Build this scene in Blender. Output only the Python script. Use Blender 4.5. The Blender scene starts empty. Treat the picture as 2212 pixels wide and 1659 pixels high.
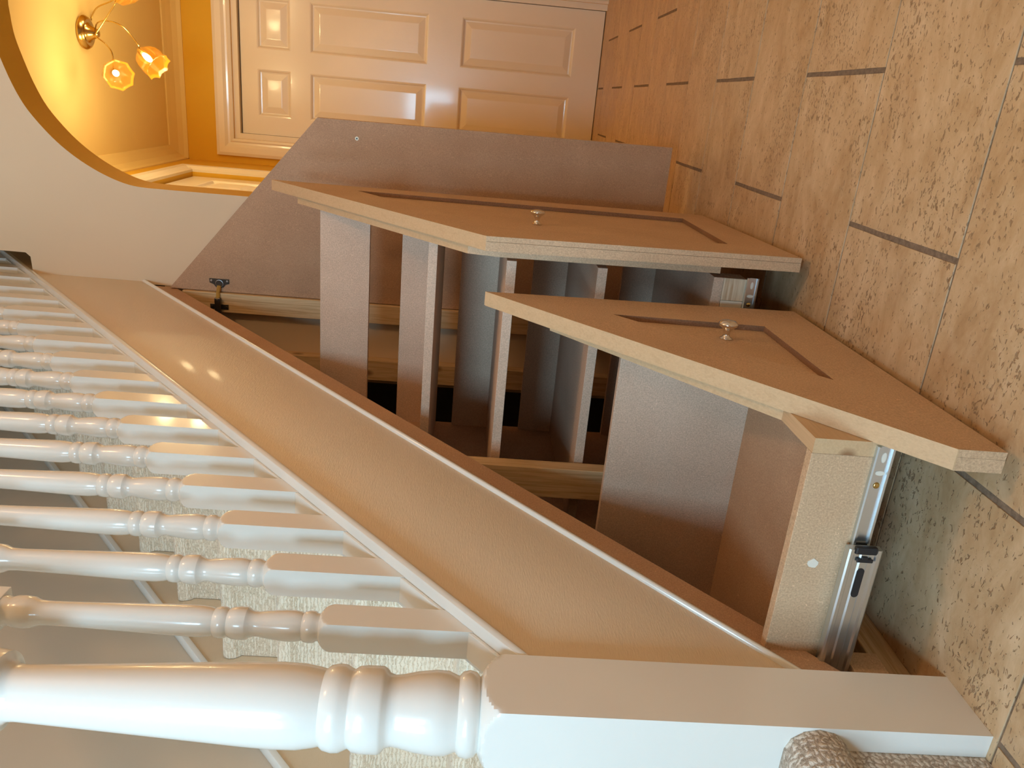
import bpy, bmesh, math, random
from mathutils import Vector, Matrix
from mathutils.geometry import tessellate_polygon
random.seed(7)
scene = bpy.context.scene
C = scene.collection

# ------------------------------------------------------------------ camera
cam_d = bpy.data.cameras.new('camera')
cam = bpy.data.objects.new('camera', cam_d); C.objects.link(cam)
RIGHT = Vector((-0.02802443, -0.08599523, -0.99590133))     # photo right = world down (the photo lies on its side)
DOWN = Vector((-0.3489042, 0.93447465, -0.07087301))
FWD = Vector((0.93673929, 0.34548798, -0.05619222))
m = Matrix(((RIGHT.x, -DOWN.x, -FWD.x, 0), (RIGHT.y, -DOWN.y, -FWD.y, 0), (RIGHT.z, -DOWN.z, -FWD.z, 0.6), (0, 0, 0, 1)))
cam.matrix_world = m
cam_d.sensor_width = 36; cam_d.lens = 1671.29 / 2212 * 36
cam_d.clip_start = 0.02
scene.camera = cam

# ------------------------------------------------------------------ world, lights, exposure
w = bpy.data.worlds.new('world'); scene.world = w; w.use_nodes = True
w.node_tree.nodes['Background'].inputs[0].default_value = (0.62, 0.80, 1.0, 1)
w.node_tree.nodes['Background'].inputs[1].default_value = 3.0
scene.view_settings.view_transform = 'Standard'; scene.view_settings.look = 'None'
scene.view_settings.exposure = -0.5; scene.view_settings.gamma = 1.0
scene.view_settings.use_curve_mapping = False
scene.cycles.use_denoising = True
scene.cycles.max_bounces = 10; scene.cycles.diffuse_bounces = 6
scene.cycles.sample_clamp_indirect = 6

def area(name, loc, direction, sx, sy, power, color):
    l = bpy.data.lights.new(name, 'AREA'); l.shape = 'RECTANGLE'; l.size = sx; l.size_y = sy
    l.energy = power; l.color = color
    o = bpy.data.objects.new(name, l); C.objects.link(o); o.location = loc
    o.rotation_euler = Vector(direction).to_track_quat('-Z', 'Y').to_euler()
    return o
# daylight behind the two glazed openings of the end wall (behind the camera)
area('door_daylight', (-1.22, 0.20, 1.34), (1, 0, 0), 0.46, 0.62, 62, (0.42, 0.76, 1.0))
area('window_daylight', (-1.22, 0.95, 1.45), (1, 0, -0.12), 0.80, 1.05, 46, (0.55, 0.81, 1.0))
# ceiling lamp of the front hall, above and to the right of the camera
def point(name, loc, power, color, r=0.03):
    l = bpy.data.lights.new(name, 'POINT'); l.energy = power; l.color = color; l.shadow_soft_size = r
    o = bpy.data.objects.new(name, l); C.objects.link(o); o.location = loc; return o
point('hall_lamp_light', (0.70, -0.62, 2.22), 30, (1.0, 0.58, 0.27), 0.06)

# ------------------------------------------------------------------ materials
def nt(name):
    mt = bpy.data.materials.new(name); mt.use_nodes = True
    return mt, mt.node_tree, mt.node_tree.nodes['Principled BSDF']
def N(t, kind, **k):
    n = t.nodes.new(kind)
    for a, b in k.items(): setattr(n, a, b)
    return n
def coords(t, scale=(1, 1, 1), rnd=False):
    g = N(t, 'ShaderNodeNewGeometry')
    src = g.outputs['Position']
    if rnd:
        oi = N(t, 'ShaderNodeObjectInfo'); mu = N(t, 'ShaderNodeMath', operation='MULTIPLY'); mu.inputs[1].default_value = 37.0
        t.links.new(oi.outputs['Random'], mu.inputs[0])
        ad = N(t, 'ShaderNodeVectorMath', operation='ADD'); t.links.new(src, ad.inputs[0]); t.links.new(mu.outputs[0], ad.inputs[1]); src = ad.outputs[0]
    mp = N(t, 'ShaderNodeMapping'); mp.inputs['Scale'].default_value = scale
    t.links.new(src, mp.inputs['Vector']); return mp.outputs[0]
def noise(t, vec, sc, det=4, rough=0.55, dist=0.0):
    n = N(t, 'ShaderNodeTexNoise'); n.inputs['Scale'].default_value = sc; n.inputs['Detail'].default_value = det
    n.inputs['Roughness'].default_value = rough; n.inputs['Distortion'].default_value = dist
    t.links.new(vec, n.inputs['Vector']); return n.outputs['Fac']
def ramp(t, fac, stops):
    r = N(t, 'ShaderNodeValToRGB'); e = r.color_ramp.elements
    while len(e) < len(stops): e.new(0.5)
    for i, (p, c) in enumerate(stops):
        e[i].position = p; e[i].color = (c[0], c[1], c[2], 1) if not isinstance(c, (int, float)) else (c, c, c, 1)
    t.links.new(fac, r.inputs[0]); return r.outputs[0]
def mix(t, fac, a, b, mode='MIX'):
    n = N(t, 'ShaderNodeMix', data_type='RGBA', blend_type=mode)
    if isinstance(fac, (int, float)): n.inputs[0].default_value = fac
    else: t.links.new(fac, n.inputs[0])
    for i, v in ((6, a), (7, b)):
        if isinstance(v, tuple): n.inputs[i].default_value = (v[0], v[1], v[2], 1)
        else: t.links.new(v, n.inputs[i])
    return n.outputs[2]
def bump(t, b, height, strength, dist=0.002):
    n = N(t, 'ShaderNodeBump'); n.inputs['Strength'].default_value = strength; n.inputs['Distance'].default_value = dist
    t.links.new(height, n.inputs['Height']); t.links.new(n.outputs[0], b.inputs['Normal'])
def plain(name, col, rough=0.5, metal=0.0, **k):
    mt, t, b = nt(name); b.inputs['Base Color'].default_value = (*col, 1)
    b.inputs['Roughness'].default_value = rough; b.inputs['Metallic'].default_value = metal
    for a, v in k.items(): b.inputs[a.replace('_', ' ')].default_value = v
    return mt
def paint(name, col, rough, grain=0.0, gaxis=(3, 3, 60), var=0.04, bscale=40, coat=0.0):
    mt, t, b = nt(name)
    v = coords(t)
    f = noise(t, v, 3.0, 3)
    b.inputs['Roughness'].default_value = rough
    c2 = tuple(c * (1 - var) for c in col)
    t.links.new(ramp(t, f, [(0.3, c2), (0.7, col)]), b.inputs['Base Color'])
    if grain:
        h = noise(t, coords(t, gaxis), 6, 5, 0.6, 0.4); bump(t, b, h, grain, 0.001)
    if coat: b.inputs['Coat Weight'].default_value = coat; b.inputs['Coat Roughness'].default_value = 0.08
    return mt
M = {}
M['gloss'] = paint('white_gloss_paint', (0.80, 0.78, 0.73), 0.22, 0.03, (4, 4, 4), coat=0.3)
M['string_paint'] = paint('cream_satin_paint', (0.74, 0.60, 0.43), 0.24, 0.7, (14, 60, 100), var=0.05, coat=0.08)
M['doorpaint'] = paint('door_gloss_paint', (0.84, 0.76, 0.62), 0.24, 0.22, (60, 60, 5), coat=0.3)
M['cream'] = paint('cream_emulsion', (0.71, 0.56, 0.39), 0.9, 0.12, (30, 30, 30), var=0.03)
M['mustard'] = paint('mustard_emulsion', (0.74, 0.43, 0.03), 0.85, 0.1, (30, 30, 30), var=0.03)
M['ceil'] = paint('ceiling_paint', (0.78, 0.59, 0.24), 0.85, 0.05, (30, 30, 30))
M['white_wall'] = paint('stair_wall_emulsion', (0.66, 0.56, 0.44), 0.85, 0.08, (30, 30, 30), var=0.05)

def mdf(name, a, b_):
    mt, t, b = nt(name); v = coords(t)
    big = noise(t, v, 7, 4, 0.6); fine = noise(t, v, 420, 3, 0.7); fib = noise(t, coords(t, (1, 1, 1)), 150, 2, 0.6, 2.5)
    base = ramp(t, big, [(0.35, a), (0.68, b_)])
    base = mix(t, 0.35, base, ramp(t, fine, [(0.35, tuple(c * .6 for c in a)), (0.65, tuple(min(1, c * 1.4) for c in b_))]))
    base = mix(t, ramp(t, fib, [(0.66, 0.0), (0.72, 0.5)]), base, tuple(min(1, c * 1.7) for c in b_))
    t.links.new(base, b.inputs['Base Color']); b.inputs['Roughness'].default_value = 0.62
    b.inputs['Specular IOR Level'].default_value = 0.3
    bump(t, b, fine, 0.15, 0.0005); return mt
M['mdf'] = mdf('raw_mdf', (0.43, 0.255, 0.15), (0.51, 0.32, 0.195))
M['mdf_front'] = mdf('raw_mdf_face', (0.50, 0.33, 0.20), (0.58, 0.40, 0.25))
M['mdf_pale'] = mdf('pale_mdf_board', (0.54, 0.38, 0.275), (0.62, 0.45, 0.335))
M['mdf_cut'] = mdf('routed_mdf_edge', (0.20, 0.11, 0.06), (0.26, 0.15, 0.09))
M['mdf_edge'] = mdf('sawn_mdf_edge', (0.62, 0.44, 0.29), (0.70, 0.52, 0.36))
def pine(name, axis, a=(0.52, 0.31, 0.13), b_=(0.78, 0.57, 0.32)):
    mt, t, b = nt(name)
    sc = [55, 55, 55]; sc[axis] = 1.8
    v = coords(t, tuple(sc), True)
    f = noise(t, v, 1.6, 6, 0.6, 0.6)
    g = noise(t, coords(t, tuple(s * 5 for s in sc), True), 1.5, 3, 0.6)
    base = ramp(t, f, [(0.3, a), (0.5, b_), (0.62, a), (0.8, b_)])
    base = mix(t, 0.3, base, ramp(t, g, [(0.3, tuple(c * .7 for c in a)), (0.7, b_)]))
    vo = N(t, 'ShaderNodeTexVoronoi'); vo.inputs['Scale'].default_value = 1.0
    kv = [9, 9, 9]; kv[axis] = 5.0
    t.links.new(coords(t, tuple(kv), True), vo.inputs['Vector'])
    base = mix(t, ramp(t, vo.outputs['Distance'], [(0.06, 0.85), (0.13, 0.0)]), base, (0.22, 0.10, 0.04))
    t.links.new(base, b.inputs['Base Color']); b.inputs['Roughness'].default_value = 0.55
    bump(t, b, g, 0.2, 0.0008); return mt
M['pine_z'] = pine('pine_upright', 2)
M['pine_x'] = pine('pine_batten', 0)
M['pine_edge'] = pine('pine_lipping', 0, (0.54, 0.355, 0.195), (0.60, 0.405, 0.23))
M['end_grain'] = pine('end_grain', 1, (0.50, 0.30, 0.16), (0.80, 0.66, 0.48))
M['pale_block'] = plain('pale_glue_block', (0.72, 0.67, 0.58), 0.6)
M['chrome'] = plain('satin_nickel', (0.80, 0.77, 0.74), 0.16, 1.0)
M['steel'] = plain('zinc_steel', (0.66, 0.72, 0.76), 0.28, 1.0)
M['dark_steel'] = plain('dark_nickel', (0.13, 0.11, 0.09), 0.35, 0.9)
M['brass'] = plain('antique_brass', (0.62, 0.45, 0.16), 0.2, 1.0)
M['black'] = plain('black_plastic', (0.012, 0.013, 0.016), 0.4)
M['cavity_shade'] = plain('dark_cavity_shade', (0.10, 0.085, 0.07), 0.9)  # near-black colour stands for the deep shade under the stairs
M['hole_light'] = plain('hole_light_ring', (0.85, 0.85, 0.7), 0.4)
M['grout'] = None
mt, t, b = nt('grout'); v = coords(t)
t.links.new(ramp(t, noise(t, v, 90, 5, .7), [(0.3, (0.12, 0.08, 0.05)), (0.7, (0.26, 0.185, 0.125))]), b.inputs['Base Color'])
b.inputs['Roughness'].default_value = 0.85; bump(t, b, noise(t, v, 160, 4), 0.6, 0.002); M['grout'] = mt

# travertine: long soft veins along the tile, clusters of small open pits
mt, t, b = nt('travertine')
v = coords(t, (1, 1, 1), True)
vy = coords(t, (7, 3.2, 7), True)
vein = noise(t, vy, 1.4, 8, 0.68, 1.3)
mott = noise(t, coords(t, (1, .6, 1), True), 34, 5, 0.7, 0.6)
cloud = noise(t, v, 5.0, 4, 0.6)
base = ramp(t, vein, [(0.32, (0.34, 0.19, 0.08)), (0.46, (0.48, 0.315, 0.165)), (0.57, (0.58, 0.41, 0.24)), (0.70, (0.72, 0.55, 0.36))])
base = mix(t, 0.30, base, ramp(t, mott, [(0.35, (0.34, 0.20, 0.09)), (0.5, (0.54, 0.375, 0.215)), (0.66, (0.74, 0.57, 0.39))]))
base = mix(t, 0.25, base, ramp(t, cloud, [(0.35, (0.42, 0.26, 0.125)), (0.65, (0.60, 0.435, 0.27))]))
pits_v = coords(t, (1.0, 0.55, 1.0), True)
p1 = noise(t, pits_v, 210, 2, 0.5, 0.7)
p2 = noise(t, coords(t, (1.0, 0.6, 1.0), True), 95, 3, 0.6, 0.8)
clus = noise(t, v, 6.5, 3, 0.6, 0.5)
clm = ramp(t, clus, [(0.42, 0.0), (0.62, 1.0)])
a1 = N(t, 'ShaderNodeMath', operation='MULTIPLY_ADD'); a1.inputs[1].default_value = 0.085
t.links.new(clm, a1.inputs[0]); t.links.new(p1, a1.inputs[2])
a2 = N(t, 'ShaderNodeMath', operation='MULTIPLY_ADD'); a2.inputs[1].default_value = 0.05
t.links.new(clm, a2.inputs[0]); t.links.new(p2, a2.inputs[2])
m1 = ramp(t, a1.outputs[0], [(0.655, 0.0), (0.71, 0.8)])
m2 = ramp(t, a2.outputs[0], [(0.70, 0.0), (0.725, 1.0)])
mx = N(t, 'ShaderNodeMath', operation='MAXIMUM'); t.links.new(m1, mx.inputs[0]); t.links.new(m2, mx.inputs[1])
base = mix(t, mx.outputs[0], base, (0.24, 0.145, 0.075))
t.links.new(base, b.inputs['Base Color'])
t.links.new(ramp(t, vein, [(0.3, 0.34), (0.7, 0.50)]), b.inputs['Roughness'])
inv = N(t, 'ShaderNodeMath', operation='SUBTRACT'); inv.inputs[0].default_value = 1.0; t.links.new(mx.outputs[0], inv.inputs[1])
ad = N(t, 'ShaderNodeMath', operation='MULTIPLY_ADD'); ad.inputs[1].default_value = 0.35
t.links.new(cloud, ad.inputs[0]); t.links.new(inv.outputs[0], ad.inputs[2])
bump(t, b, ad.outputs[0], 0.55, 0.002)
M['travertine'] = mt

def carpet(name, a, b_, c):
    mt, t, b = nt(name)
    v = coords(t)
    loop = noise(t, v, 260, 3, 0.65, 1.0)
    wv = N(t, 'ShaderNodeTexWave', wave_type='BANDS', bands_direction='X'); wv.inputs['Scale'].default_value = 40
    wv.inputs['Distortion'].default_value = 7; wv.inputs['Detail'].default_value = 3; wv.inputs['Detail Scale'].default_value = 3
    t.links.new(coords(t, (1, 0.5, 1)), wv.inputs['Vector'])
    wz = N(t, 'ShaderNodeTexWave', wave_type='BANDS', bands_direction='Z'); wz.inputs['Scale'].default_value = 40
    wz.inputs['Distortion'].default_value = 7; wz.inputs['Detail'].default_value = 3; wz.inputs['Detail Scale'].default_value = 3
    t.links.new(coords(t, (1, 0.5, 1)), wz.inputs['Vector'])
    mm = N(t, 'ShaderNodeMath', operation='MULTIPLY'); t.links.new(wv.outputs['Fac'], mm.inputs[0]); t.links.new(wz.outputs['Fac'], mm.inputs[1])
    h = N(t, 'ShaderNodeMath', operation='ADD'); t.links.new(mm.outputs[0], h.inputs[0]); t.links.new(loop, h.inputs[1])
    base = ramp(t, h.outputs[0], [(0.3, a), (0.6, b_), (0.95, c)])
    t.links.new(base, b.inputs['Base Color']); b.inputs['Roughness'].default_value = 0.95
    b.inputs['Sheen Weight'].default_value = 0.2
    bump(t, b, h.outputs[0], 0.5, 0.003); return mt
M['carpet'] = carpet('loop_pile_carpet', (0.52, 0.39, 0.26), (0.78, 0.63, 0.46), (0.90, 0.77, 0.60))
M['carpet_worn'] = carpet('worn_loop_carpet', (0.20, 0.14, 0.09), (0.42, 0.34, 0.26), (0.66, 0.59, 0.50))

mt, t, b = nt('lamp_glass')
b.inputs['Base Color'].default_value = (0.42, 0.17, 0.006, 1); b.inputs['Roughness'].default_value = 0.12
b.inputs['Transmission Weight'].default_value = 0.3; b.inputs['Alpha'].default_value = 0.24
b.inputs['Subsurface Weight'].default_value = 0.0
M['shade_glass'] = mt
mt, t, b = nt('glowing_bulb'); b.inputs['Emission Color'].default_value = (1.0, 0.66, 0.26, 1)
b.inputs['Emission Strength'].default_value = 14; b.inputs['Base Color'].default_value = (1, .9, .7, 1); M['bulb'] = mt
M['glass'] = plain('window_glass', (1, 1, 1), 0.02); M['glass'].node_tree.nodes['Principled BSDF'].inputs['Alpha'].default_value = 0.12

# ------------------------------------------------------------------ mesh helpers
def bm_new(): return bmesh.new()
def box(bm, x0, x1, y0, y1, z0, z1):
    vs = [bm.verts.new((x, y, z)) for x in (x0, x1) for y in (y0, y1) for z in (z0, z1)]
    for f in ((0, 1, 3, 2), (4, 6, 7, 5), (0, 4, 5, 1), (2, 3, 7, 6), (0, 2, 6, 4), (1, 5, 7, 3)):
        bm.faces.new([vs[i] for i in f])
    return vs
def prism(bm, pts, fn, d0, d1):
    """pts 2D outline, fn(a,b,d)->world"""
    lo = [bm.verts.new(fn(a, b, d0)) for a, b in pts]; hi = [bm.verts.new(fn(a, b, d1)) for a, b in pts]
    n = len(pts)
    if n > 5:
        for tri in tessellate_polygon([[Vector((a, b, 0)) for a, b in pts]]):
            try: bm.faces.new([lo[i] for i in tri]); bm.faces.new([hi[i] for i in reversed(tri)])
            except ValueError: pass
    else:
        bm.faces.new(lo); bm.faces.new(hi[::-1])
    for i in range(n):
        j = (i + 1) % n; bm.faces.new((lo[i], hi[i], hi[j], lo[j]))
def ringprism(bm, outer, inner, fn, d0, d1):
    """frame: outer and inner outlines with the same number of points"""
    n = len(outer); V = {}
    for k, (o, dd) in enumerate(((outer, d0), (inner, d0), (outer, d1), (inner, d1))):
        V[k] = [bm.verts.new(fn(a, b, dd)) for a, b in o]
    for i in range(n):
        j = (i + 1) % n
        bm.faces.new((V[0][i], V[0][j], V[1][j], V[1][i])); bm.faces.new((V[2][i], V[3][i], V[3][j], V[2][j]))
        bm.faces.new((V[0][i], V[2][i], V[2][j], V[0][j])); bm.faces.new((V[1][i], V[1][j], V[3][j], V[3][i]))
def lathe(bm, prof, c=(0, 0, 0), axis=Vector((0, 0, 1)), seg=28, cap=True):
    axis = Vector(axis).normalized(); q = Vector((0, 0, 1)).rotation_difference(axis)
    rings = []
    for r, z in prof:
        rings.append([bm.verts.new(Vector(c) + q @ Vector((r * math.cos(2 * math.pi * i / seg), r * math.sin(2 * math.pi * i / seg), z))) for i in range(seg)])
    for a, b_ in zip(rings, rings[1:]):
        for i in range(seg): bm.faces.new((a[i], a[(i + 1) % seg], b_[(i + 1) % seg], b_[i]))
    if cap: bm.faces.new(rings[0][::-1]); bm.faces.new(rings[-1])
def tube(bm, pts, r, seg=10):
    pts = [Vector(p) for p in pts]; rings = []
    for i, p in enumerate(pts):
        d = (pts[min(i + 1, len(pts) - 1)] - pts[max(i - 1, 0)]).normalized()
        a = d.orthogonal().normalized() if i == 0 else (rings_a - d * rings_a.dot(d)).normalized()
        rings_a = a; b_ = d.cross(a)
        rr = r[i] if isinstance(r, (list, tuple)) else r
        rings.append([bm.verts.new(p + rr * (math.cos(2 * math.pi * k / seg) * a + math.sin(2 * math.pi * k / seg) * b_)) for k in range(seg)])
    for A, B in zip(rings, rings[1:]):
        for k in range(seg): bm.faces.new((A[k], A[(k + 1) % seg], B[(k + 1) % seg], B[k]))
    bm.faces.new(rings[0][::-1]); bm.faces.new(rings[-1])
def smooth_curve(pts, n=10):
    out = []; P = [Vector(p) for p in pts]; P = [2 * P[0] - P[1]] + P + [2 * P[-1] - P[-2]]
    for i in range(1, len(P) - 2):
        for k in range(n):
            s = k / n
            out.append(0.5 * ((2 * P[i]) + (P[i + 1] - P[i - 1]) * s + (2 * P[i - 1] - 5 * P[i] + 4 * P[i + 1] - P[i + 2]) * s * s + (3 * P[i] - P[i - 1] - 3 * P[i + 1] + P[i + 2]) * s ** 3))
    out.append(P[-2]); return out
def wloc(o):
    v = Vector(o.location)
    while o.parent: o = o.parent; v += Vector(o.location)
    return v
def obj(name, bm, mat, parent=None, bevel=0.0, smooth=False, loc=None, seg=2, matfn=None, angle=35):
    bmesh.ops.recalc_face_normals(bm, faces=bm.faces)
    if bevel:
        es = [e for e in bm.edges if len(e.link_faces) == 2 and e.calc_face_angle(0) > 0.3]
        try: bmesh.ops.bevel(bm, geom=es, offset=bevel, segments=seg, profile=0.5, affect='EDGES', clamp_overlap=True)
        except Exception: pass
    org = wloc(parent) if parent else (Vector(loc) if loc is not None else None)
    if org is None:
        xs = [v.co for v in bm.verts]
        org = Vector(((min(v.x for v in xs) + max(v.x for v in xs)) / 2, (min(v.y for v in xs) + max(v.y for v in xs)) / 2, min(v.z for v in xs)))
    bmesh.ops.translate(bm, verts=bm.verts, vec=-org)
    me = bpy.data.meshes.new(name); bm.to_mesh(me); bm.free()
    for k in (mat if isinstance(mat, (list, tuple)) else [mat]): me.materials.append(M[k] if isinstance(k, str) else k)
    if matfn:
        for p in me.polygons: p.material_index = matfn(p.normal, p.center + org)
    if smooth:
        me.polygons.foreach_set('use_smooth', [True] * len(me.polygons))
        try: me.set_sharp_from_angle(angle=math.radians(angle))
        except Exception: pass
    o = bpy.data.objects.new(name, me); C.objects.link(o)
    if parent: o.parent = parent
    else: o.location = org
    return o
def thing(name, label, cat, loc=(0, 0, 0), group=None):
    o = bpy.data.objects.new(name, None); C.objects.link(o); o.location = loc; o.empty_display_size = 0.05
    o['label'] = label; o['category'] = cat
    if group: o['group'] = group
    return o
def tag(o, label, cat, group=None):
    o['label'] = label; o['category'] = cat
    if group: o['group'] = group
    return o
def struct(name, bm, mat, label, cat, **k):
    o = obj(name, bm, mat, **k); o['kind'] = 'structure'; o['label'] = label; o['category'] = cat; return o
def sthing(name, label, cat, loc):
    o = thing(name, label, cat, loc); o['kind'] = 'structure'; return o
XZ = lambda a, b, d: (a, d, b)
YZ = lambda a, b, d: (d, a, b)

# ------------------------------------------------------------------ room shell
Y_R, Y_L, X_B, X_F = -1.25, 1.45, -1.1, 2.36
# floor: grout bed with separately laid travertine tiles
bm = bm_new(); box(bm, X_B, 4.75, Y_R, Y_L, -0.05, -0.0016)
floor = struct('floor', bm, 'grout', 'travertine tiled hall floor laid in brick bond with sunk joints', 'floor')
tile_cache = {}
PX_, PY_ = 0.3118, 0.465
k = -8
while True:
    x0 = 0.9475 + PX_ * k
    if x0 > 4.7: break
    ph = 0.144 if k % 2 == 0 else -0.0888
    y = ph - PY_ * 4
    while y < Y_L:
        gx, gy = 0.0024, 0.0045
        a0, a1 = max(x0 + gx, X_B), min(x0 + PX_ - gx, 4.75); b0, b1 = max(y + gy, Y_R), min(y + PY_ - gy, Y_L)
        if a1 - a0 > 0.02 and b1 - b0 > 0.02 and not (a0 > 2.5 and b0 > 0.5) and not (a0 > 2.5 and b1 < -0.95):
            key = (round(a1 - a0, 4), round(b1 - b0, 4))
            if key not in tile_cache:
                bm = bm_new(); hx, hy = key[0] / 2, key[1] / 2
                # slightly wavy worn edges
                n = 6; ring = []
                r2 = random.Random(hash(key))
                for (p, q) in (((-hx, -hy), (hx, -hy)), ((hx, -hy), (hx, hy)), ((hx, hy), (-hx, hy)), ((-hx, hy), (-hx, -hy))):
                    for i in range(n):
                        s = i / n; jx, jy = r2.uniform(-.0009, .0003), r2.uniform(-.0009, .0003)
                        X, Y = p[0] + (q[0] - p[0]) * s, p[1] + (q[1] - p[1]) * s
                        ring.append((X + math.copysign(jx, X), Y + math.copysign(jy, Y)))
                lo = [bm.verts.new((a, b_, -0.012)) for a, b_ in ring]; mi = [bm.verts.new((a, b_, -0.0003)) for a, b_ in ring]
                hi = [bm.verts.new((a * (1 - .0002 / hx), b_ * (1 - .0002 / hy), 0)) for a, b_ in ring]
                L = len(ring)
                for i in range(L):
                    j = (i + 1) % L; bm.faces.new((lo[i], lo[j], mi[j], mi[i])); bm.faces.new((mi[i], mi[j], hi[j], hi[i]))
                bm.faces.new(hi)
                me = bpy.data.meshes.new('tile'); bm.to_mesh(me); bm.free(); me.materials.append(M['travertine']); tile_cache[key] = me
            o = bpy.data.objects.new('tile', tile_cache[key]); C.objects.link(o); o.parent = floor
            o.location = Vector(((a0 + a1) / 2, (b0 + b1) / 2, random.uniform(-.0004, 0.0))) - Vector(floor.location)
        y += PY_
    k += 1

# arch wall across the hall
def archpts():
    half = [(0.34, 0.0), (0.34, 1.52), (0.337, 1.617), (0.316, 1.690), (0.278, 1.763), (0.230, 1.826), (0.174, 1.878), (0.13, 1.909), (0.076, 1.934), (0.011, 1.956), (-0.05, 1.972), (-0.125, 1.978)]
    sm = [half[0], half[1]] + [(v.x, v.y) for v in smooth_curve([(a, b_, 0) for a, b_ in half[1:]], 5)][1:]
    return sm + [(-0.25 - a, b_) for a, b_ in sm[-2::-1]]
AP = archpts()
out = [(0.6295, 0.0), (0.6295, 1.94), (0.572, 1.942), (0.560, 1.955), (0.556, 2.40), (Y_R, 2.40), (Y_R, 0.0)]
def wallmat(n, c): return 0 if n.x < -0.9 else 1
bm = bm_new(); prism(bm, out + AP[::-1], YZ, 2.36, 2.475)
wall_far = struct('wall_far', bm, ['cream', 'mustard'], 'cream wall across the hall with a round-headed archway and mustard reveal', 'wall', matfn=wallmat)
# the same wall carried on inside the cupboard, below the stair
bm = bm_new(); prism(bm, [(0.631, 0), (0.90, 0), (0.90, 1.55), (0.631, 1.55)], YZ, 2.362, 2.47)
struct('wall_cupboard', bm, 'cream', 'cream wall end inside the stair cupboard', 'wall')
bm = bm_new(); box(bm, 2.9, 2.95, 0.62, Y_L, 0, 1.9)  # added to close the cavity and keep it dark
struct('wall_cupboard_end', bm, 'cavity_shade', 'dark unpainted end wall deep inside the stair cupboard', 'wall')
bm = bm_new(); box(bm, X_B - .05, 4.0, Y_L, Y_L + .05, 0, 3.9)
struct('wall_left', bm, 'white_wall', 'tall cream wall on the far side of the staircase', 'wall')
bm = bm_new(); box(bm, 3.95, 4.0, 0.5, Y_L, 2.4, 3.9)
struct('wall_landing', bm, 'white_wall', 'upper wall closing the top of the stairwell', 'wall')
bm = bm_new(); box(bm, X_B, X_F, Y_R - .05, Y_R, 0, 2.4)
struct('wall_right', bm, 'cream', 'cream wall of the front hall opposite the stairs', 'wall')
# end wall behind the camera: a front door light and a window
bm = bm_new()
ys = [Y_R, -0.03, 0.43, 0.55, 1.35, Y_L]; zs = [0, 0.93, 1.03, 1.65, 1.97, 3.9]
def hole(y0, y1, z0, z1): return (abs(y0 + 0.03) < .01 and abs(z0 - 1.03) < .01) or (abs(y0 - 0.55) < .01 and 0.9 < z0 < 1.9 and z1 < 2.0)
for i in range(5):
    for j in range(5):
        if not hole(ys[i], ys[i + 1], zs[j], zs[j + 1]): box(bm, X_B - .06, X_B, ys[i], ys[i + 1], zs[j], zs[j + 1])
bmesh.ops.remove_doubles(bm, verts=bm.verts, dist=1e-5)
struct('wall_back', bm, 'cream', 'end wall of the hall with a glazed front door light and window', 'wall')
for nm, y0, y1, z0, z1 in (('window_1', -0.03, 0.43, 1.03, 1.65), ('window_2', 0.55, 1.35, 0.93, 1.97)):
    wd = sthing(nm, 'glazed opening in the end wall of the hall', 'window', (X_B - .03, (y0 + y1) / 2, z0))
    bm = bm_new(); ringprism(bm, [(y0, z0), (y1, z0), (y1, z1), (y0, z1)], [(y0 + .03, z0 + .03), (y1 - .03, z0 + .03), (y1 - .03, z1 - .03), (y0 + .03, z1 - .03)], YZ, X_B - .05, X_B - .01)
    obj('window_frame', bm, 'gloss', wd)
    for q in (1, 2):
        bm = bm_new(); yy = y0 + (y1 - y0) * q / 3; box(bm, X_B - .035, X_B - .02, yy - .008, yy + .008, z0, z1); obj('glazing_bar', bm, 'gloss', wd)
# ceilings
bm = bm_new(); box(bm, X_B, X_F, Y_R, 0.556, 2.4, 2.46)
struct('ceiling', bm, 'cream', 'cream ceiling of the front hall', 'ceiling')
bm = bm_new(); box(bm, X_B, 4.0, 0.50, 0.556, 2.46, 3.9)
struct('wall_upper', bm, 'cream', 'upper wall above the hall ceiling beside the stairwell', 'wall')
bm = bm_new(); box(bm, X_B, 4.0, 0.5, Y_L + .05, 3.9, 3.95)
struct('ceiling_stairwell', bm, 'cream', 'high ceiling over the stairwell', 'ceiling')

# ------------------------------------------------------------------ passage beyond the arch
XP, YPL, YPR, ZP = 4.56, 0.475, -0.95, 2.32
bm = bm_new()
D0, D1, DT = -0.51, 0.343, 1.995
prism(bm, [(YPR - .05, 0), (D0, 0), (D0, DT), (D1, DT), (D1, 0), (YPL + .05, 0), (YPL + .05, 2.4), (YPR - .05, 2.4)], YZ, XP, XP + .10)
struct('wall_passage_far', bm, 'mustard', 'mustard end wall of the passage around the six-panel door', 'wall')
bm = bm_new()
E0, E1, ET = 3.17, 3.985, 2.03
prism(bm, [(2.475, 0), (E0, 0), (E0, ET), (E1, ET), (E1, 0), (XP, 0), (XP, 2.4), (2.475, 2.4)], XZ, YPL, YPL + .10)
struct('wall_passage_left', bm, 'mustard', 'mustard side wall of the passage with a white door in it', 'wall')
bm = bm_new(); box(bm, 2.475, XP, YPR - .05, YPR, 0, 2.4)
struct('wall_passage_right', bm, 'mustard', 'mustard side wall of the passage out of sight past the arch', 'wall')
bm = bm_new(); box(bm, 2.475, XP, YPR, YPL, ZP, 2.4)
struct('ceiling_passage', bm, 'ceil', 'pale ceiling of the passage lit yellow by the lamp', 'ceiling')
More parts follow.
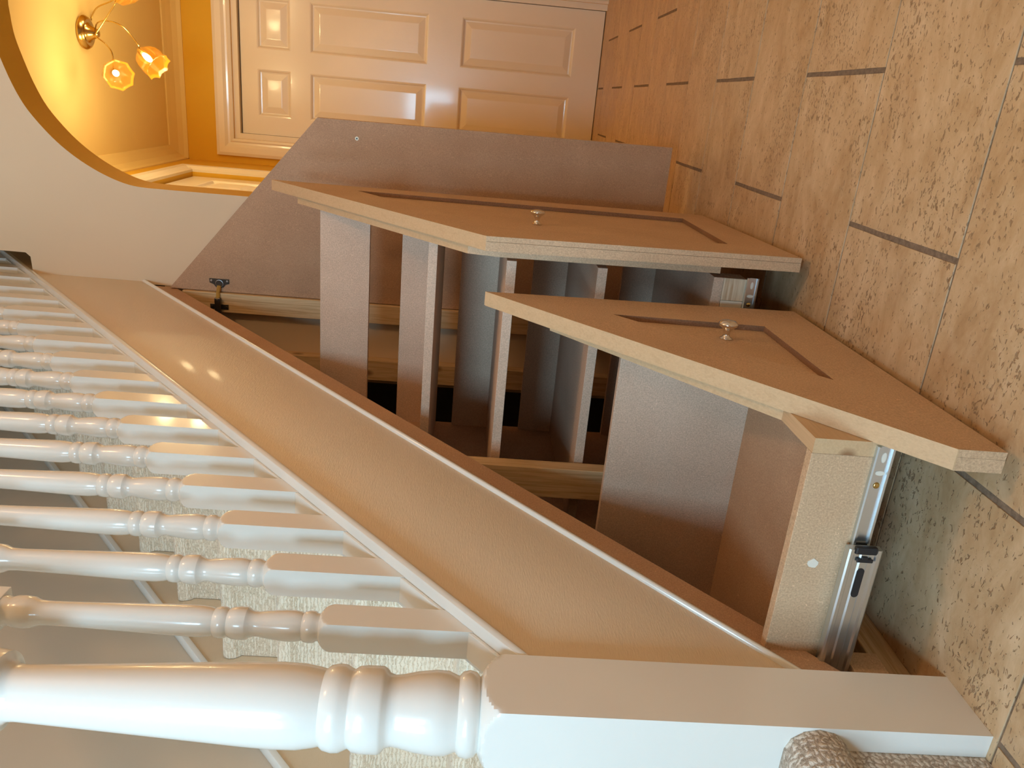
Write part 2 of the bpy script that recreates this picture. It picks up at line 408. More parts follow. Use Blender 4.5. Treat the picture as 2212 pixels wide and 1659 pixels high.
# coving
def cove(name, pts, fn, d0, d1, label):
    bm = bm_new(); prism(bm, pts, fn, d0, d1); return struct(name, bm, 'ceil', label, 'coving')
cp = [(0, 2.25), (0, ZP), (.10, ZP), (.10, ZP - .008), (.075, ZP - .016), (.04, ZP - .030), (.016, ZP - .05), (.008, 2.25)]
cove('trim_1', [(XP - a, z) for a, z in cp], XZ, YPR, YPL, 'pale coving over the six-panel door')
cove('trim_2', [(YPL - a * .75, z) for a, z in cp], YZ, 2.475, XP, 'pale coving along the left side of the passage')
# architraves
def architrave(name, u0, u1, top, fn, label, sgn=1):
    prof = [(0.0, 0.0), (0.0, 0.012), (0.012, 0.018), (0.020, 0.012), (0.030, 0.014), (0.045, 0.024), (0.075, 0.026), (0.092, 0.020), (0.092, 0.0)]
    bm = bm_new(); rows = []
    for (uu, zz, su, sz) in ((u0, 0, -1, 0), (u0, top, -1, 1), (u1, top, 1, 1), (u1, 0, 1, 0)):
        rows.append([bm.verts.new(fn(uu + su * a, zz + sz * a, b_)) for a, b_ in prof])
    for A, B in zip(rows, rows[1:]):
        for i in range(len(prof) - 1): bm.faces.new((A[i], B[i], B[i + 1], A[i + 1]))
    return struct(name, bm, 'doorpaint', label, 'architrave')
architrave('trim_3', D0, D1, DT, lambda a, z, d: (XP - d, a, z), 'white moulded architrave around the six-panel door')
architrave('trim_4', E0, E1, ET, lambda a, z, d: (a, YPL - d, z), 'white moulded architrave around the side door of the passage')
# six-panel door
def panel_door(name, label, u0, u1, zt, face, fn, cols, rows):
    """fn(u, z, depth) world; depth>0 goes into the wall"""
    dr = sthing(name, label, 'door', fn((u0 + u1) / 2, 0, face))
    us = sorted([u0] + [c for cc in cols for c in cc] + [u1]); zz = sorted([0.004] + [r for rr in rows for r in rr] + [zt])
    bm = bm_new()
    for i in range(len(us) - 1):
        for j in range(len(zz) - 1):
            if i % 2 == 1 and j % 2 == 1: continue
            vs = [bm.verts.new(fn(a, z, d)) for a in (us[i], us[i + 1]) for z in (zz[j], zz[j + 1]) for d in (face, face + .034)]
            for f in ((0, 1, 3, 2), (4, 6, 7, 5), (0, 4, 5, 1), (2, 3, 7, 6), (0, 2, 6, 4), (1, 5, 7, 3)): bm.faces.new([vs[q] for q in f])
    bmesh.ops.remove_doubles(bm, verts=bm.verts, dist=1e-5)
    obj('leaf_frame', bm, 'doorpaint', dr)
    for c0, c1 in cols:
        for r0, r1 in rows:
            bm = bm_new(); rg = []
            for ins, dep in ((0, 0), (.006, .002), (.014, .011), (.020, .012), (.050, .004), (.054, .0035)):
                rg.append([bm.verts.new(fn(a, z, face + dep)) for a, z in ((c0 + ins, r0 + ins), (c1 - ins, r0 + ins), (c1 - ins, r1 - ins), (c0 + ins, r1 - ins))])
            for A, B in zip(rg, rg[1:]):
                for i in range(4): bm.faces.new((A[i], A[(i + 1) % 4], B[(i + 1) % 4], B[i]))
            bm.faces.new(rg[-1]); obj('door_panel', bm, 'doorpaint', dr)
    return dr
d1 = panel_door('door_1', 'white glossy six-panel door at the end of the passage', -0.478, 0.312, 1.958, 0.04, lambda a, z, d: (XP + d, a, z),
           [(-0.385, -0.133), (-0.030, 0.215)], [(0.155, 0.770), (0.950, 1.585), (1.690, 1.870)])
bm = bm_new(); ringprism(bm, [(D0, -.001), (D1, -.001), (D1, DT), (D0, DT)], [(D0 + .03, -.0009), (D1 - .03, -.0009), (D1 - .03, DT - .03), (D0 + .03, DT - .03)], YZ, XP + .012, XP + .10)
obj('door_lining', bm, 'doorpaint', d1)
panel_door('door_2', 'white door in the left wall of the passage seen edge on', E0 + .01, E1 - .01, ET - .01, 0.02, lambda a, z, d: (a, YPL + d, z),
           [(E0 + .11, 3.52), (3.63, E1 - .11)], [(0.2, 0.85), (1.02, 1.55), (1.66, 1.90)])
# dark void behind the six-panel door frame
bm = bm_new(); box(bm, XP + .10, XP + .12, YPR, YPL + .1, 0, 2.4)
struct('wall_behind_door', bm, 'cream', 'wall beyond the six-panel door', 'wall')

# passage lamp
lamp = thing('ceiling_lamp', 'brass multi-arm ceiling lamp with glowing glass flower shades beyond the arch', 'lamp', (3.62, -0.104, ZP))
bm = bm_new(); lathe(bm, [(0.0, .0), (.066, -.001), (.068, -.008), (.062, -.018), (.052, -.024), (.040, -.022), (.030, -.030), (.022, -.048), (.014, -.062), (.0, -.066)][::-1], (3.62, -0.104, ZP - .001), cap=False)
obj('ceiling_plate', bm, 'brass', lamp, smooth=True)
hub = Vector((3.60, -0.100, ZP - .055))
def ray_at(px, py, X):
    d = FWD * 1671.29 + RIGHT * (px - 1106) + DOWN * (py - 829.5); t_ = X / d.x
    return Vector((0, 0, .6)) + d * t_
arms = [((250, 158), [(205, 78), (228, 95), (243, 118)], 3.50, Vector((-0.80, 0.10, -0.55))),
        ((318, 124), [(210, 50), (232, 45), (265, 58), (298, 97)], 3.58, Vector((-.25, .55, -.80))),
        ((262, -14), [(206, 74), (222, 50), (245, 14)], 3.56, Vector((-.4, -.5, -.6))),
        ((330, -60), [(196, 50), (208, 18), (245, 0), (290, -30)], 3.66, Vector((.2, -.6, -.7)))]
for (px, py), mids, X, dr in arms:
    c = ray_at(px, py, X)
    dr = dr.normalized()
    neck = c - dr * .050
    pts = [hub] + [ray_at(a, b_, X + .03) for a, b_ in mids] + [neck]
    bm = bm_new(); tube(bm, smooth_curve(pts, 6), .0028, 8)
    a = obj('arm', bm, 'brass', lamp, smooth=True)
    bm = bm_new(); lathe(bm, [(.003, -.002), (.008, .0), (.010, .010), (.010, .022), (.006, .024)], neck, dr, 14); obj('bulb_holder', bm, 'brass', a, smooth=True)
    bm = bm_new(); S = 24
    prof = [(.008, .008), (.024, .014), (.042, .032), (.053, .058), (.056, .082), (.052, .100), (.058, .112)]
    lathe(bm, prof + [(r - .003, z) for r, z in prof[::-1]], neck, dr, S, cap=False)
    q = Vector((0, 0, 1)).rotation_difference(dr)
    for i, vtx in enumerate(bm.verts):     # fluted petals
        k_ = i % S; loc_ = vtx.co - neck; ax = dr * loc_.dot(dr); rad = loc_ - ax
        vtx.co = neck + ax + rad * (1 + .06 * math.cos(k_ / S * 2 * math.pi * 8)) + dr * (.004 * math.cos(k_ / S * 2 * math.pi * 8) if loc_.dot(dr) > .09 else 0)
    obj('glass_shade', bm, 'shade_glass', a, smooth=True)
    bm = bm_new(); lathe(bm, [(.002, .024), (.008, .028), (.012, .042), (.013, .056), (.009, .070), (.002, .076)], neck, dr, 14); obj('bulb', bm, 'bulb', a, smooth=True)
    pl = point('bulb_light', neck + dr * .150, 4.8, (1.0, 0.78, 0.40), .035)

# ------------------------------------------------------------------ staircase
zc = lambda x: 0.5715 + 0.888 * (x - 0.7949)          # top of the string capping
zb = lambda x: 0.1710 + 0.888 * (x - 0.7451)          # bottom of the outer string
zm = lambda x: 0.0958 + 0.883 * (x - 0.7461)          # bottom of the mdf edging strip
stair = thing('staircase', 'white painted closed-string staircase rising from the newel post', 'staircase', (0.737, 0.63, 0))
XE = 3.2
bm = bm_new(); prism(bm, [(0.7375, zb(.7375)), (XE, zb(XE)), (XE, zc(XE) - .018), (0.7375, zc(.7375) - .018)], XZ, 0.6215, 0.655)
obj('outer_string', bm, 'string_paint', stair, bevel=.003, smooth=True, seg=3)['label'] = 'cream painted outer string board'
capo = None
bm = bm_new(); glint_prof = [(-.0, -.001), (-.005, .0), (-.0075, .003), (-.0083, .007), (-.007, .011), (-.003, .014), (0.001, .014)]  # daylight glint on the rounded lower edge, added as a white strip
A = [bm.verts.new((.7375, .6235 + a, zb(.7375) + b_ - .002)) for a, b_ in glint_prof]; B = [bm.verts.new((2.3595, .6235 + a, zb(2.3595) + b_ - .002)) for a, b_ in glint_prof]
for i in range(len(glint_prof)): j = (i + 1) % len(glint_prof); bm.faces.new((A[i], A[j], B[j], B[i]))
bm.faces.new(A[::-1]); bm.faces.new(B)
glint = obj('string_edge_strip', bm, 'gloss', stair, smooth=True, angle=60)
bm = bm_new(); prism(bm, [(0.7375, zc(.7375) - .017), (XE, zc(XE) - .017), (XE, zc(XE)), (0.7375, zc(.7375))], XZ, 0.6085, 0.678)
capo = obj('string_capping', bm, 'gloss', stair, bevel=.004, smooth=True)
BX = [0.7949 + 0.10846 * i for i in range(23)]
for i, x in enumerate([0.7375 - .041 + .0] + BX[:21]):
    x0, x1 = x + .041, BX[i]
    bm = bm_new(); prism(bm, [(x0, zc(x0) + .0005), (x1, zc(x1) + .0005), (x1, zc(x1) + .007), (x0, zc(x0) + .007)], XZ, 0.6257, 0.6661)
    obj('capping_fillet', bm, 'gloss', capo, bevel=.0015)
# wall string with its pale beaded edge
zw = lambda x: 0.957 + 0.888 * (x - 1.317)
bm = bm_new(); prism(bm, [(0.56, 0), (0.9, 0), (XE + .3, zw(XE + .3) - .40), (XE + .3, zw(XE + .3) - .02), (0.56, zw(.56) - .02)], XZ, 1.422, 1.449)
obj('wall_string', bm, 'string_paint', stair)
bm = bm_new(); prism(bm, [(0.54, zw(.54) - .022), (XE + .3, zw(XE + .3) - .022), (XE + .3, zw(XE + .3)), (0.54, zw(.54))], XZ, 1.414, 1.449)
obj('string_edge_strip', bm, 'gloss', stair, bevel=.004, smooth=True)
# underside of the flight (closes the cupboard)
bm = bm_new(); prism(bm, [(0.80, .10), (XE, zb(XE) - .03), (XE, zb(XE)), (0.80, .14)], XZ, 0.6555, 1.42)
obj('soffit', bm, 'cavity_shade', stair)  # shade of the cavity put into the soffit colour
# treads and risers under the carpet, carpet over them
NX = lambda n: 0.2935 + 0.2265 * n
NZ = lambda n: -0.015 + 0.2 * n
for n in range(2, 14):
    bm = bm_new(); box(bm, NX(n) + .006, NX(n + 1) + .03, 0.656, 1.421, NZ(n) - .030, NZ(n) - .008); obj('tread', bm, 'pine_x', stair)
    bm = bm_new(); box(bm, NX(n) + .022, NX(n) + .034, 0.656, 1.421, NZ(n - 1) - .01, NZ(n) - .030); obj('riser', bm, 'pine_x', stair)
bm = bm_new(); pts = []
for n in range(2, 14):
    x, z = NX(n), NZ(n)
    pts += [(x + .014, NZ(n - 1) + (.006 if n > 2 else -.0)), (x + .014, z - .046), (x + .006, z - .038), (x - .000, z - .028), (x - .003, z - .016), (x + .001, z - .005), (x + .010, z), (NX(n + 1) - .02, z)]
rows = []
ny = 24
for i in range(ny + 1):
    y = 0.6565 + (1.4205 - 0.6565) * i / ny
    rows.append([bm.verts.new((a + random.uniform(-.0012, .0012), y, b_ + random.uniform(-.0012, .0012))) for a, b_ in pts])
for A, B in zip(rows, rows[1:]):
    for i in range(len(pts) - 1): bm.faces.new((A[i], B[i], B[i + 1], A[i + 1]))
o = obj('stair_carpet', bm, 'carpet', smooth=True, angle=80)
tag(o, 'cream loop-pile carpet running up the treads behind the balusters', 'carpet')
# bullnose bottom step in front of the newel, wrapped in worn carpet
def bull(off):
    pts = [(0.98, 0.700), (0.715, 0.705)]
    cx, cy, r = 0.633, 0.735, 0.098
    pts = [(0.738, 0.712)]
    for i in range(9):
        a = math.radians(-70 - i * 110 / 8)
        pts.append((cx + (r + off) * math.cos(a), cy + (r + off) * math.sin(a)))
    pts += [(0.535 - off, 1.42), (0.76, 1.42), (0.76, 0.712)]
    return pts
bs = thing('bottom_step', 'carpet-wrapped bullnose bottom step in front of the newel post', 'step', (0.62, 1.05, 0))
bm = bm_new(); prism(bm, bull(0.0), lambda a, b_, d: (a, b_, d), 0.0, 0.165); obj('riser', bm, 'carpet_worn', bs, smooth=True)
bm = bm_new()
P = []
for zz, off in ((0.160, .002), (.165, .014), (.178, .024), (.195, .028), (.212, .024), (.224, .014), (.229, .0)):
    P.append([bm.verts.new((a, b_, zz)) for a, b_ in bull(off)])
for A, B in zip(P, P[1:]):
    for i in range(len(A)): bm.faces.new((A[i], A[(i + 1) % len(A)], B[(i + 1) % len(A)], B[i]))
bm.faces.new(P[0][::-1]); bm.faces.new(P[-1])
obj('carpeted_nosing', bm, 'carpet_worn', bs, smooth=True, angle=60)

# newel post
NXC, NYC, HW = 0.6905, 0.6545, 0.0465
newel = thing('newel_post', 'thick white turned newel post on a square base at the stair foot', 'newel post', (NXC, NYC, 0))
bm = bm_new()
# square block with chamfered (lamb's tongue) top
S = 96
def sq(hw, z, rr=None):
    out_ = []
    for i in range(S):
        a = 2 * math.pi * i / S; c_, s_ = math.cos(a), math.sin(a)
        k_ = hw / max(abs(c_), abs(s_))
        if rr: k_ = min(k_, rr)
        out_.append(bm.verts.new((NXC + k_ * c_, NYC + k_ * s_, z)))
    return out_
def sqz(hw, ztop, rr0):
    """square prism whose top is cut by a turned shoulder"""
    rings = [sq(hw, 0.0)]
    for q_ in range(11):
        t_ = q_ / 10; rings.append(sq(hw, ztop - .029 + .026 * t_, hw * math.sqrt(2.0 - 1.02 * t_ * t_)))
    rings.append(sq(hw, ztop, rr0))
    for A, B in zip(rings, rings[1:]):
        for i in range(S): bm.faces.new((A[i], A[(i + 1) % S], B[(i + 1) % S], B[i]))
    bm.faces.new(rings[0][::-1]); bm.faces.new(rings[-1])
sqz(HW, 0.562, .040); obj('square_base', bm, 'gloss', newel, smooth=True, angle=25, bevel=0)
bm = bm_new()
NP = [(.038, .560), (.0395, .562), (.0445, .566), (.0465, .574), (.0445, .582), (.0400, .586), (.0405, .588), (.0445, .598), (.0450, .612), (.0425, .632), (.0385, .650), (.0375, .658), (.0395, .664), (.0440, .668), (.0462, .672), (.0462, .690), (.0450, .699), (.0415, .704), (.0420, .706), (.0460, .714), (.0465, .722), (.0445, .731), (.0405, .736),
      (.0420, .742), (.0450, .760), (.0455, .785), (.0440, .82), (.0415, .86), (.0385, .91), (.0355, .96), (.0325, 1.01), (.0305, 1.045), (.0295, 1.062), (.0300, 1.072), (.0345, 1.079), (.0430, 1.082), (.0450, 1.095), (.0430, 1.108), (.0390, 1.112)]
lathe(bm, NP, (NXC, NYC, 0), seg=48); obj('turned_shaft', bm, 'gloss', newel, smooth=True, angle=50)
bm = bm_new(); box(bm, NXC - HW, NXC + HW, NYC - HW, NYC + HW, 1.112, 1.45); obj('square_top', bm, 'gloss', newel, bevel=.004)
bm = bm_new(); lathe(bm, [(.03, 1.45), (.045, 1.458), (.048, 1.475), (.046, 1.50), (.034, 1.518), (.0, 1.524)], (NXC, NYC, 0), cap=False); obj('newel_cap', bm, 'gloss', newel, smooth=True)

# balusters: one built, the rest copied
BYC, BH = 0.6460, 0.0207
bal = thing('baluster', '', 'baluster', (BX[0] + BH, BYC, zc(BX[0] + BH)), 'white turned stair balusters')
NXC, NYC = BX[0] + BH, BYC
b0 = zc(BX[0])
def bsq(z0f, z1, hw, up=True):
    """square block; foot cut to the rake"""
    rr = hw
    levels = [(z1 - .016 + .0145 * q_ / 8, hw * math.sqrt(2.0 - 1.02 * (q_ / 8) ** 2)) for q_ in range(9)] + [(z1, hw * .90)]
    rings = []
    bot = []
    for i in range(S):
        a = 2 * math.pi * i / S; c_, s_ = math.cos(a), math.sin(a); k_ = hw / max(abs(c_), abs(s_))
        x = NXC + k_ * c_; bot.append(bm.verts.new((x, NYC + k_ * s_, z0f(x))))
    rings.append(bot)
    for z, r_ in levels: rings.append(sq(hw, z, r_))
    for A, B in zip(rings, rings[1:]):
        for i in range(S): bm.faces.new((A[i], A[(i + 1) % S], B[(i + 1) % S], B[i]))
    bm.faces.new(rings[0][::-1]); bm.faces.new(rings[-1])
bm = bm_new(); bsq(lambda x: zc(x) + .0005, b0 + .193, BH); obj('square_foot', bm, 'gloss', bal, smooth=True, angle=25)
bm = bm_new()
BP = [(.0165, .190), (.0170, .194), (.0192, .197), (.0196, .203), (.0185, .209), (.0165, .211), (.0178, .214), (.0190, .222), (.0190, .230), (.0180, .243), (.0162, .258), (.0148, .266), (.0152, .271), (.0172, .2765), (.0194, .2785), (.0198, .2795), (.0198, .291), (.0190, .297), (.0172, .301), (.0160, .302), (.0185, .305), (.0190, .311), (.0180, .317), (.0160, .319),
      (.0175, .324), (.0188, .335), (.0190, .350), (.0183, .375), (.0172, .41), (.0160, .45), (.0149, .49), (.0145, .515), (.0150, .528), (.0185, .536), (.0195, .545), (.0190, .556), (.0165, .562), (.0185, .567), (.0190, .573), (.0165, .580)]
lathe(bm, [(r, z + b0) for r, z in [(a * 1.0165, c_ * 1.0165) for a, c_ in BP]], (NXC, NYC, 0), seg=28); obj('turned_shaft', bm, 'gloss', bal, smooth=True, angle=50)
bm = bm_new(); prism(bm, [(NXC - BH, b0 + .58), (NXC + BH, b0 + .58), (NXC + BH, zc(NXC + BH) + .80), (NXC - BH, zc(NXC - BH) + .80)], XZ, NYC - BH, NYC + BH); obj('square_head', bm, 'gloss', bal, bevel=.001)
ORD = ['first', 'second', 'third', 'fourth', 'fifth', 'sixth', 'seventh', 'eighth', 'ninth', 'tenth', 'eleventh', 'twelfth', 'thirteenth', 'fourteenth', 'fifteenth', 'sixteenth', 'seventeenth', 'eighteenth', 'nineteenth', 'twentieth', 'twenty-first']
for i in range(21):
    if i == 0: o = bal
    else:
        o = bal.copy(); C.objects.link(o); dx = BX[i] - BX[0]; o.location = Vector(bal.location) + Vector((dx, 0, 0.888 * dx))
        for ch in list(bal.children):
            c = ch.copy(); C.objects.link(c); c.parent = o
    o['label'] = ORD[i] + ' white turned baluster counting up from the newel post' + (', nearest to it' if i == 0 else '')
bm = bm_new(); zr = lambda x: zc(x) + .80
hp = [(-.030, 0), (.030, 0), (.034, .02), (.028, .04), (.012, .055), (-.012, .055), (-.028, .04), (-.034, .02)]
A = [bm.verts.new((.738, BYC + a, zr(.738) + b_)) for a, b_ in hp]; B = [bm.verts.new((XE, BYC + a, zr(XE) + b_)) for a, b_ in hp]
for i in range(8): bm.faces.new((A[i], A[(i + 1) % 8], B[(i + 1) % 8], B[i]))
bm.faces.new(A[::-1]); bm.faces.new(B)
tag(obj('handrail', bm, 'gloss', smooth=True, angle=50), 'white handrail running over the baluster tops', 'handrail')

# ------------------------------------------------------------------ under-stair framework
fr = thing('under_stair_cupboard', 'unpainted mdf and pine cupboard under the stairs with two drawers and a door open', 'cupboard', (1.5, 0.66, 0))
bm = bm_new(); prism(bm, [(0.7375, zm(.7375)), (2.355, zm(2.355)), (2.355, zb(2.355) + .01), (0.7375, zb(.7375) + .01)], XZ, 0.6312, 0.6490)
obj('edging_strip', bm, 'mdf', fr, bevel=.001)['label'] = 'sloping raw mdf edging strip under the white string'
def post(name, x0, x1, y0, y1, z0, z1, mat='pine_z', bev=.0015):
    bm = bm_new(); box(bm, x0, x1, y0, y1, z0, z1); return obj(name, bm, mat, fr, bevel=bev)
post('hinge_post', 2.322, 2.3595, 0.6305, 0.690, 0, 1.484)
post('timber_post', 2.322, 2.3615, 0.812, 0.877, 0, 1.40)
post('timber_post', 1.352, 1.385, 0.668, 0.732, 0, 0.60)
bm = bm_new(); prism(bm, [(0.7375, 0), (2.32, 0), (2.32, .041), (0.7375, .041)], XZ, 0.656, 0.700); obj('floor_batten', bm, 'pine_x', fr, bevel=.0015)
post('slide_bracket', 0.762, 0.815, 0.640, 0.655, 0.042, 0.088, 'mdf_front')
post('slide_bracket', 0.738, 0.784, 0.655, 0.95, 0.042, 0.15, 'mdf')
bm = bm_new(); box(bm, 1.395, 1.395 + .016, .88, .95, .0, .4); obj('back_support', bm, 'pine_z', fr)

def extr(bm, prof, y0, y1):
    A = [bm.verts.new((a, y0, z)) for a, z in prof]; B = [bm.verts.new((a, y1, z)) for a, z in prof]
    n = len(prof)
    for i in range(n): bm.faces.new((A[i], A[(i + 1) % n], B[(i + 1) % n], B[i]))
    bm.faces.new(A[::-1]); bm.faces.new(B)
def slide_outer(parent, xf, zmid, y0, y1, h=.0205):
    bm = bm_new()
    pr = [(0, -h), (-.010, -h), (-.0115, -h + .002), (-.0115, -h + .006), (-.009, -h + .008), (-.009, -.006), (-.0105, -.004), (-.0105, .004), (-.009, .006), (-.009, h - .008), (-.0115, h - .006), (-.0115, h - .002), (-.010, h), (0, h)]
    extr(bm, [(xf + a, zmid + b_) for a, b_ in pr], y0, y1)
    so = obj('slide_outer_rail', bm, 'steel', parent)
    bm = bm_new(); box(bm, xf - .0132, xf - .006, y0 - .004, y0 + .006, zmid - .0135, zmid + .0135); obj('plastic_stop', bm, 'black', so, bevel=.002)
    bm = bm_new(); box(bm, xf - .0125, xf - .010, y0 + .012, y0 + .017, zmid - .011, zmid + .009); box(bm, xf - .0127, xf - .010, y0 + .009, y0 + .013, zmid - .004, zmid + .004); obj('plastic_clip', bm, 'black', so, bevel=.001)
    bm = bm_new(); n = 12; pts = []
    for i in range(n): a = math.pi * i / (n - 1) + math.pi; pts.append((y0 + .030 + .0042 + .0042 * math.sin(a) - .0042, zmid + .0042 * math.cos(a)))
    pts = [(y0 + .030 + .0045 * math.cos(math.radians(a)), zmid + .0045 * math.sin(math.radians(a))) for a in range(90, 271, 20)] + [(y0 + .062 + .0045 * math.cos(math.radians(a)), zmid + .0045 * math.sin(math.radians(a))) for a in range(-90, 91, 20)]
    prism(bm, pts, YZ, xf - .0112, xf - .0092); obj('slot', bm, 'black', so)
    return so
def slide_inner(parent, xf, zmid, y0, y1, h=.0112):
    bm = bm_new()
    pr = [(0, -h), (-.0045, -h), (-.006, -h + .0015), (-.006, -h + .004), (-.003, -h + .0045), (-.003, h - .0045), (-.006, h - .004), (-.006, h - .0015), (-.0045, h), (0, h)]
    extr(bm, [(xf + a, zmid + b_) for a, b_ in pr], y0, y1)
    si = obj('slide_inner_rail', bm, 'steel', parent)
    bm = bm_new(); lathe(bm, [(.0, .0016), (.0028, .0014), (.004, .0005), (.0042, 0)][::-1], (xf - .003, y0 + .050, zmid), (-1, 0, 0), 14, cap=False); obj('screw', bm, 'brass', parent, smooth=True)
    for yy in (.014, .034):
        bm = bm_new(); prism(bm, [(y0 + yy + .0065 * math.cos(a / 8 * math.pi), zmid + .0028 * math.sin(a / 8 * math.pi)) for a in range(16)] if yy == .014 else [(y0 + yy + .003 * math.cos(a / 8 * math.pi), zmid + .006 * math.sin(a / 8 * math.pi)) for a in range(16)], YZ, xf - .0034, xf - .0028); obj('rail_hole', bm, 'pale_block', parent)
    return si
def knob(parent, c, n_):
    bm = bm_new()
    lathe(bm, [(.0, 0), (.0095, .0), (.0098, .0015), (.0075, .003), (.0055, .0045), (.005, .008), (.0055, .012), (.0085, .0175), (.0135, .021), (.0152, .0235), (.0150, .0255), (.012, .0285), (.006, .0300), (.0, .0303)], c, n_, 28, cap=False)
    o = obj('knob', bm, 'chrome', parent, smooth=True, angle=60); o['label'] = 'satin nickel knob'; return o
def frame2(Cp, Bp):
    u = Vector((Bp[0] - Cp[0], Bp[1] - Cp[1], 0)).normalized(); n_ = Vector((-u.y, u.x, 0))
    return lambda s, z, d: Vector((Cp[0], Cp[1], 0)) + u * s + Vector((0, 0, z)) + n_ * d, -n_

# ------------------------------------------------------------------ drawer nearest the newel (triangular front)
f1, n1 = frame2((.7345, .309), (1.347, .3185))
outl = [(0, .020), (.6140, .020), (.5815, .5805), (0, .0735)]
rec = [(.4835, .120), (.487, .372), (.2150, .1185)]
bm = bm_new(); prism(bm, outl, f1, .0092, .025); dw = obj('drawer', bm, ['mdf_front', 'pine_edge'], fr, matfn=lambda n_, c: 1 if n_.z > .3 else 0)
dw['label'] = 'small open drawer with triangular front nearest the newel post'
# face frame: three rails around the sunk triangle (outline split so both rings have 4 points)
bm = bm_new(); ringprism(bm, outl, [(.2150, .1185), (.4835, .120), (.487, .372), (.2160, .1196)], f1, 0, .009)
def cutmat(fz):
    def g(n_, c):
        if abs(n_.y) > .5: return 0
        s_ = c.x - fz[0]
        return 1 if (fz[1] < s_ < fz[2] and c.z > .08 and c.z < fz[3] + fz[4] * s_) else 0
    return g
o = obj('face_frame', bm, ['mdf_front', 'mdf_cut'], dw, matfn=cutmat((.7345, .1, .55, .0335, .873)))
bm = bm_new(); prism(bm, [(0.0, .0735), (.5815, .5805), (.5815, .5820), (0, .0750)], f1, .0, .024); obj('edge_lipping', bm, 'pine_edge', dw)
knob(dw, f1(.418, .203, .009), n1)
Xs, Xt = 0.800, 1.24
fi = f1
bm = bm_new(); prism(bm, [(.0655, .1035), (.5200, .1035), (.515, .47), (.32, .318), (.165, .199), (.0655, .199)], fi, .0245, .043)
obj('inner_front', bm, 'pine_edge', dw)
YB = 0.95
bm = bm_new(); box(bm, Xs, Xs + .015, .3535, YB, .1035, .199); sp_ = obj('side_panel', bm, 'mdf_front', dw, bevel=.0008); sp_['label'] = 'low side panel'
bm = bm_new(); box(bm, Xt, Xt + .015, .361, YB, .1035, .345); sp_ = obj('side_panel', bm, 'mdf_pale', dw, bevel=.0008); sp_['label'] = 'tall side panel'
bm = bm_new(); box(bm, Xs + .0155, Xt - .0005, .3615, YB - .0005, .1040, .110); obj('drawer_bottom', bm, 'mdf', dw)
bm = bm_new(); prism(bm, [(Xs + .0155, .1105), (Xt - .0005, .1105), (Xt - .0005, .20), (Xs + .0155, .19)], XZ, YB - .016, YB - .001); obj('back_panel', bm, 'mdf', dw)
slide_inner(dw, Xs - .0005, .1150, .338, .90)
slide_outer(fr, Xs - .0070, .1135, .467, .655)
bm = bm_new(); pts = [(.585 + .006 * math.cos(a / 5 * math.pi) * (1 + .25 * math.sin(3 * a)), .165 + .007 * math.sin(a / 5 * math.pi)) for a in range(10)]
prism(bm, [(y - .085, z) for y, z in pts], YZ, Xs - .0008, Xs); obj('filler_spot', bm, 'pale_block', dw)

# ------------------------------------------------------------------ tall middle drawer (pull-out shelf unit)
f2, n2 = frame2((1.363, .224), (2.047, .245))
outl = [(0, .020), (.6800, .021), (.6610, 1.129), (-.044, .586)]
inn = [(.1190, .1200), (.5500, .1040), (.5615, .9000), (.085, .560)]
bm = bm_new(); prism(bm, outl, f2, .0095, .0255); pu = obj('drawer', bm, ['mdf_front', 'pine_edge'], fr, matfn=lambda n_, c: 1 if n_.z > .3 else 0)
pu['label'] = 'tall pull-out drawer of open shelves with slanted front'
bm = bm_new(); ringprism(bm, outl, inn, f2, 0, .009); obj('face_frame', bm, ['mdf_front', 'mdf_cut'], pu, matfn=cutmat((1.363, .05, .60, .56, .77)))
bm = bm_new(); prism(bm, [(-.044, .586), (.661, 1.129), (.661, 1.1305), (-.044, .5875)], f2, .0, .0245); obj('edge_lipping', bm, 'pine_edge', pu)
knob(pu, f2(.2565, .482, .009), n2)
bm = bm_new(); prism(bm, [(.026, .155), (.62, .155), (.60, 1.045), (.57, 1.045), (.024, .618), (.0105, .56)], f2, .0250, .043)
obj('inner_front', bm, ['mdf_front', 'pine_edge'], pu, matfn=lambda n_, c: 1 if n_.z > .3 and c.z > .57 else 0)
YS0, YS1 = 0.276, 0.81
XN, XR = 1.392, 1.86
for z0, z1, xn, back in ((.528, .546, XN, .70), (.361, .379, XN, .70), (.1445, .163, XN, YS1), (.679, .697, 1.53, YS1)):
    bm = bm_new(); box(bm, xn, XR - .0005, YS0, YS1, z0, z1); obj('shelf', bm, 'mdf_pale', pu, bevel=.0006)
for z0, z1 in ((.546, .637), (.379, .462), (.163, .243), (.697, .781), (.876, .976)):
    bm = bm_new(); box(bm, XR, XR + .015, YS0 + .002, YS1 + .02, z0 - .018, z1); obj('guard_rail', bm, 'mdf_pale', pu, bevel=.0006)
bm = bm_new(); prism(bm, [(XN, .1635), (XR + .014, .1635), (XR + .014, .97), (1.62, .74), (XN, .56)], XZ, YS1 + .0005, YS1 + .015)
obj('back_panel', bm, 'mdf', pu)
bm = bm_new(); box(bm, XN, XN + .045, .276, .318, .1010, .1440); obj('runner_block', bm, 'end_grain', pu, bevel=.001)
bm = bm_new(); box(bm, XN, XN + .045, .3185, .40, .1010, .1440); obj('runner_block', bm, 'pale_block', pu, bevel=.002)
bm = bm_new(); box(bm, XN, XN + .045, .4005, .80, .080, .1440); obj('runner_batten', bm, 'pine_x', pu, bevel=.002)
slide_inner(pu, XN - .0005, .0915, .272, .78)

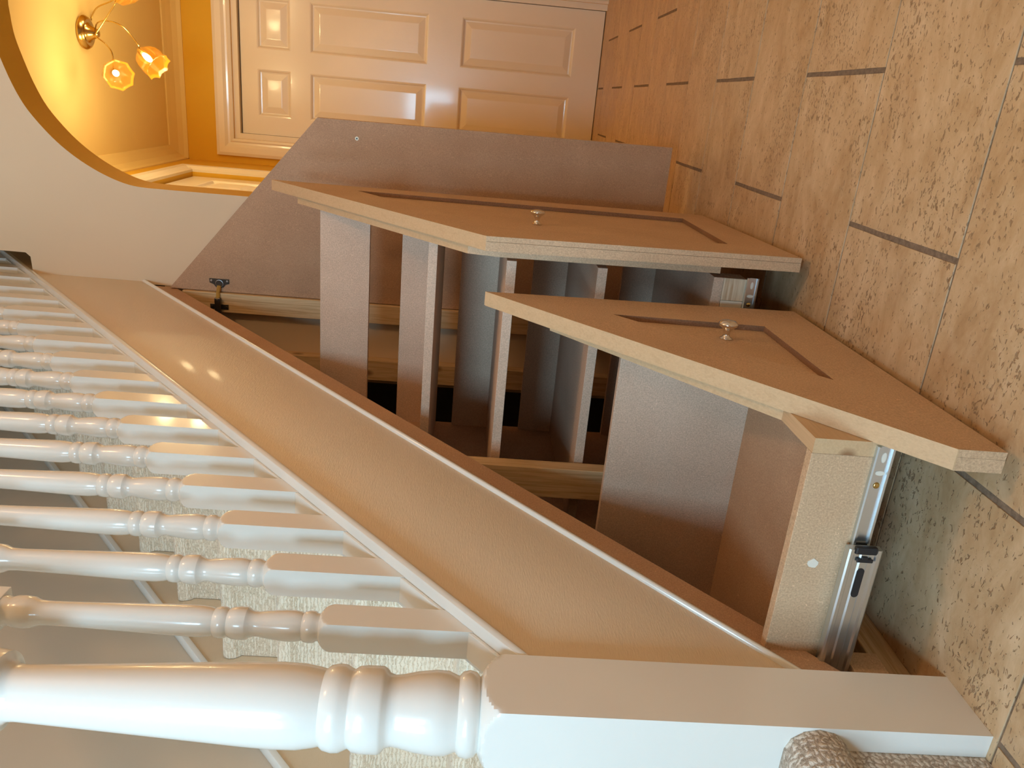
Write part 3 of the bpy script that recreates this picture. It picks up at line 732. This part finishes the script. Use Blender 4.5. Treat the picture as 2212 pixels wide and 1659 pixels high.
# ------------------------------------------------------------------ hinged cupboard door, swung open
# visible face looks at the newel; panel runs back towards the wall
u_ = Vector((2.310 - 2.335, .0915 - .628, 0)).normalized(); nb = Vector((u_.y, -u_.x, 0))
if nb.x > 0: nb = -nb
FD = lambda s, z, d: Vector((2.335, .628, 0)) + u_ * s - nb * d + Vector((0, 0, z))
bm = bm_new(); prism(bm, [(0.0, .058), (.534, .0625), (.530, 1.0757), (0.0, 1.5245)], FD, 0, .018); door = obj('cupboard_door', bm, ['mdf', 'mdf_edge'], fr, matfn=lambda n_, c: 0 if abs(n_.x) > .8 else 1); door['label'] = 'raw mdf door with sloping top swung open'
bm = bm_new(); lathe(bm, [(.0022, .0), (.0022, .0012), (.0052, .0012), (.0055, .0)], FD(.483, .9644, -.0001), nb, 20); obj('light_rim', bm, 'hole_light', door, smooth=True)  # light coming through the drilled hole, painted as a pale ring
bm = bm_new(); lathe(bm, [(.0, .0014), (.0024, .0014), (.0024, 0)], FD(.483, .9644, -.0001), nb, 16, cap=False); obj('knob_hole', bm, 'black', door)
hg = obj('hinge_cup_plate', (lambda b_: (prism(b_, [(.040, 1.345), (.040, 1.404), (.026, 1.404), (.022, 1.392), (.014, 1.386), (.010, 1.375), (.014, 1.362), (.022, 1.357), (.026, 1.345)], FD, -.0016, 0), b_)[1])(bm_new()), 'dark_steel', door, bevel=.0004)
hg['label'] = 'concealed sprung hinge'
bm = bm_new(); lathe(bm, [(.0, .0010), (.0085, .0012), (.0105, .0030), (.0120, .0028), (.0125, .0)], FD(.0245, 1.375, .001), nb, 24, cap=False); obj('hinge_cup', bm, 'steel', door, smooth=True)
for zz in (1.351, 1.398):
    bm = bm_new(); lathe(bm, [(.0, .0024), (.0030, .0022), (.0042, .0)], FD(.033, zz, -.0015), nb, 14, cap=False); obj('screw', bm, 'steel', door, smooth=True)
bm = bm_new(); tube(bm, [FD(.018, 1.375, -.004), FD(.004, 1.376, -.012), Vector((2.314, .650, 1.376))], [.0065, .006, .0065], 8); obj('hinge_link', bm, 'brass', door, smooth=True)
bm = bm_new(); box(bm, 2.3085, 2.3185, .643, .690, 1.3665, 1.3845); obj('hinge_arm', bm, 'dark_steel', door, bevel=.002)
bm = bm_new(); box(bm, 2.3190, 2.3218, .664, .680, 1.347, 1.401); obj('mounting_plate', bm, 'dark_steel', door, bevel=.001)
for zz in (1.353, 1.395):
    bm = bm_new(); lathe(bm, [(.0, .002), (.003, .0018), (.004, .0)], (2.319, .672, zz), (-1, 0, 0), 12, cap=False); obj('screw', bm, 'dark_steel', door, smooth=True)
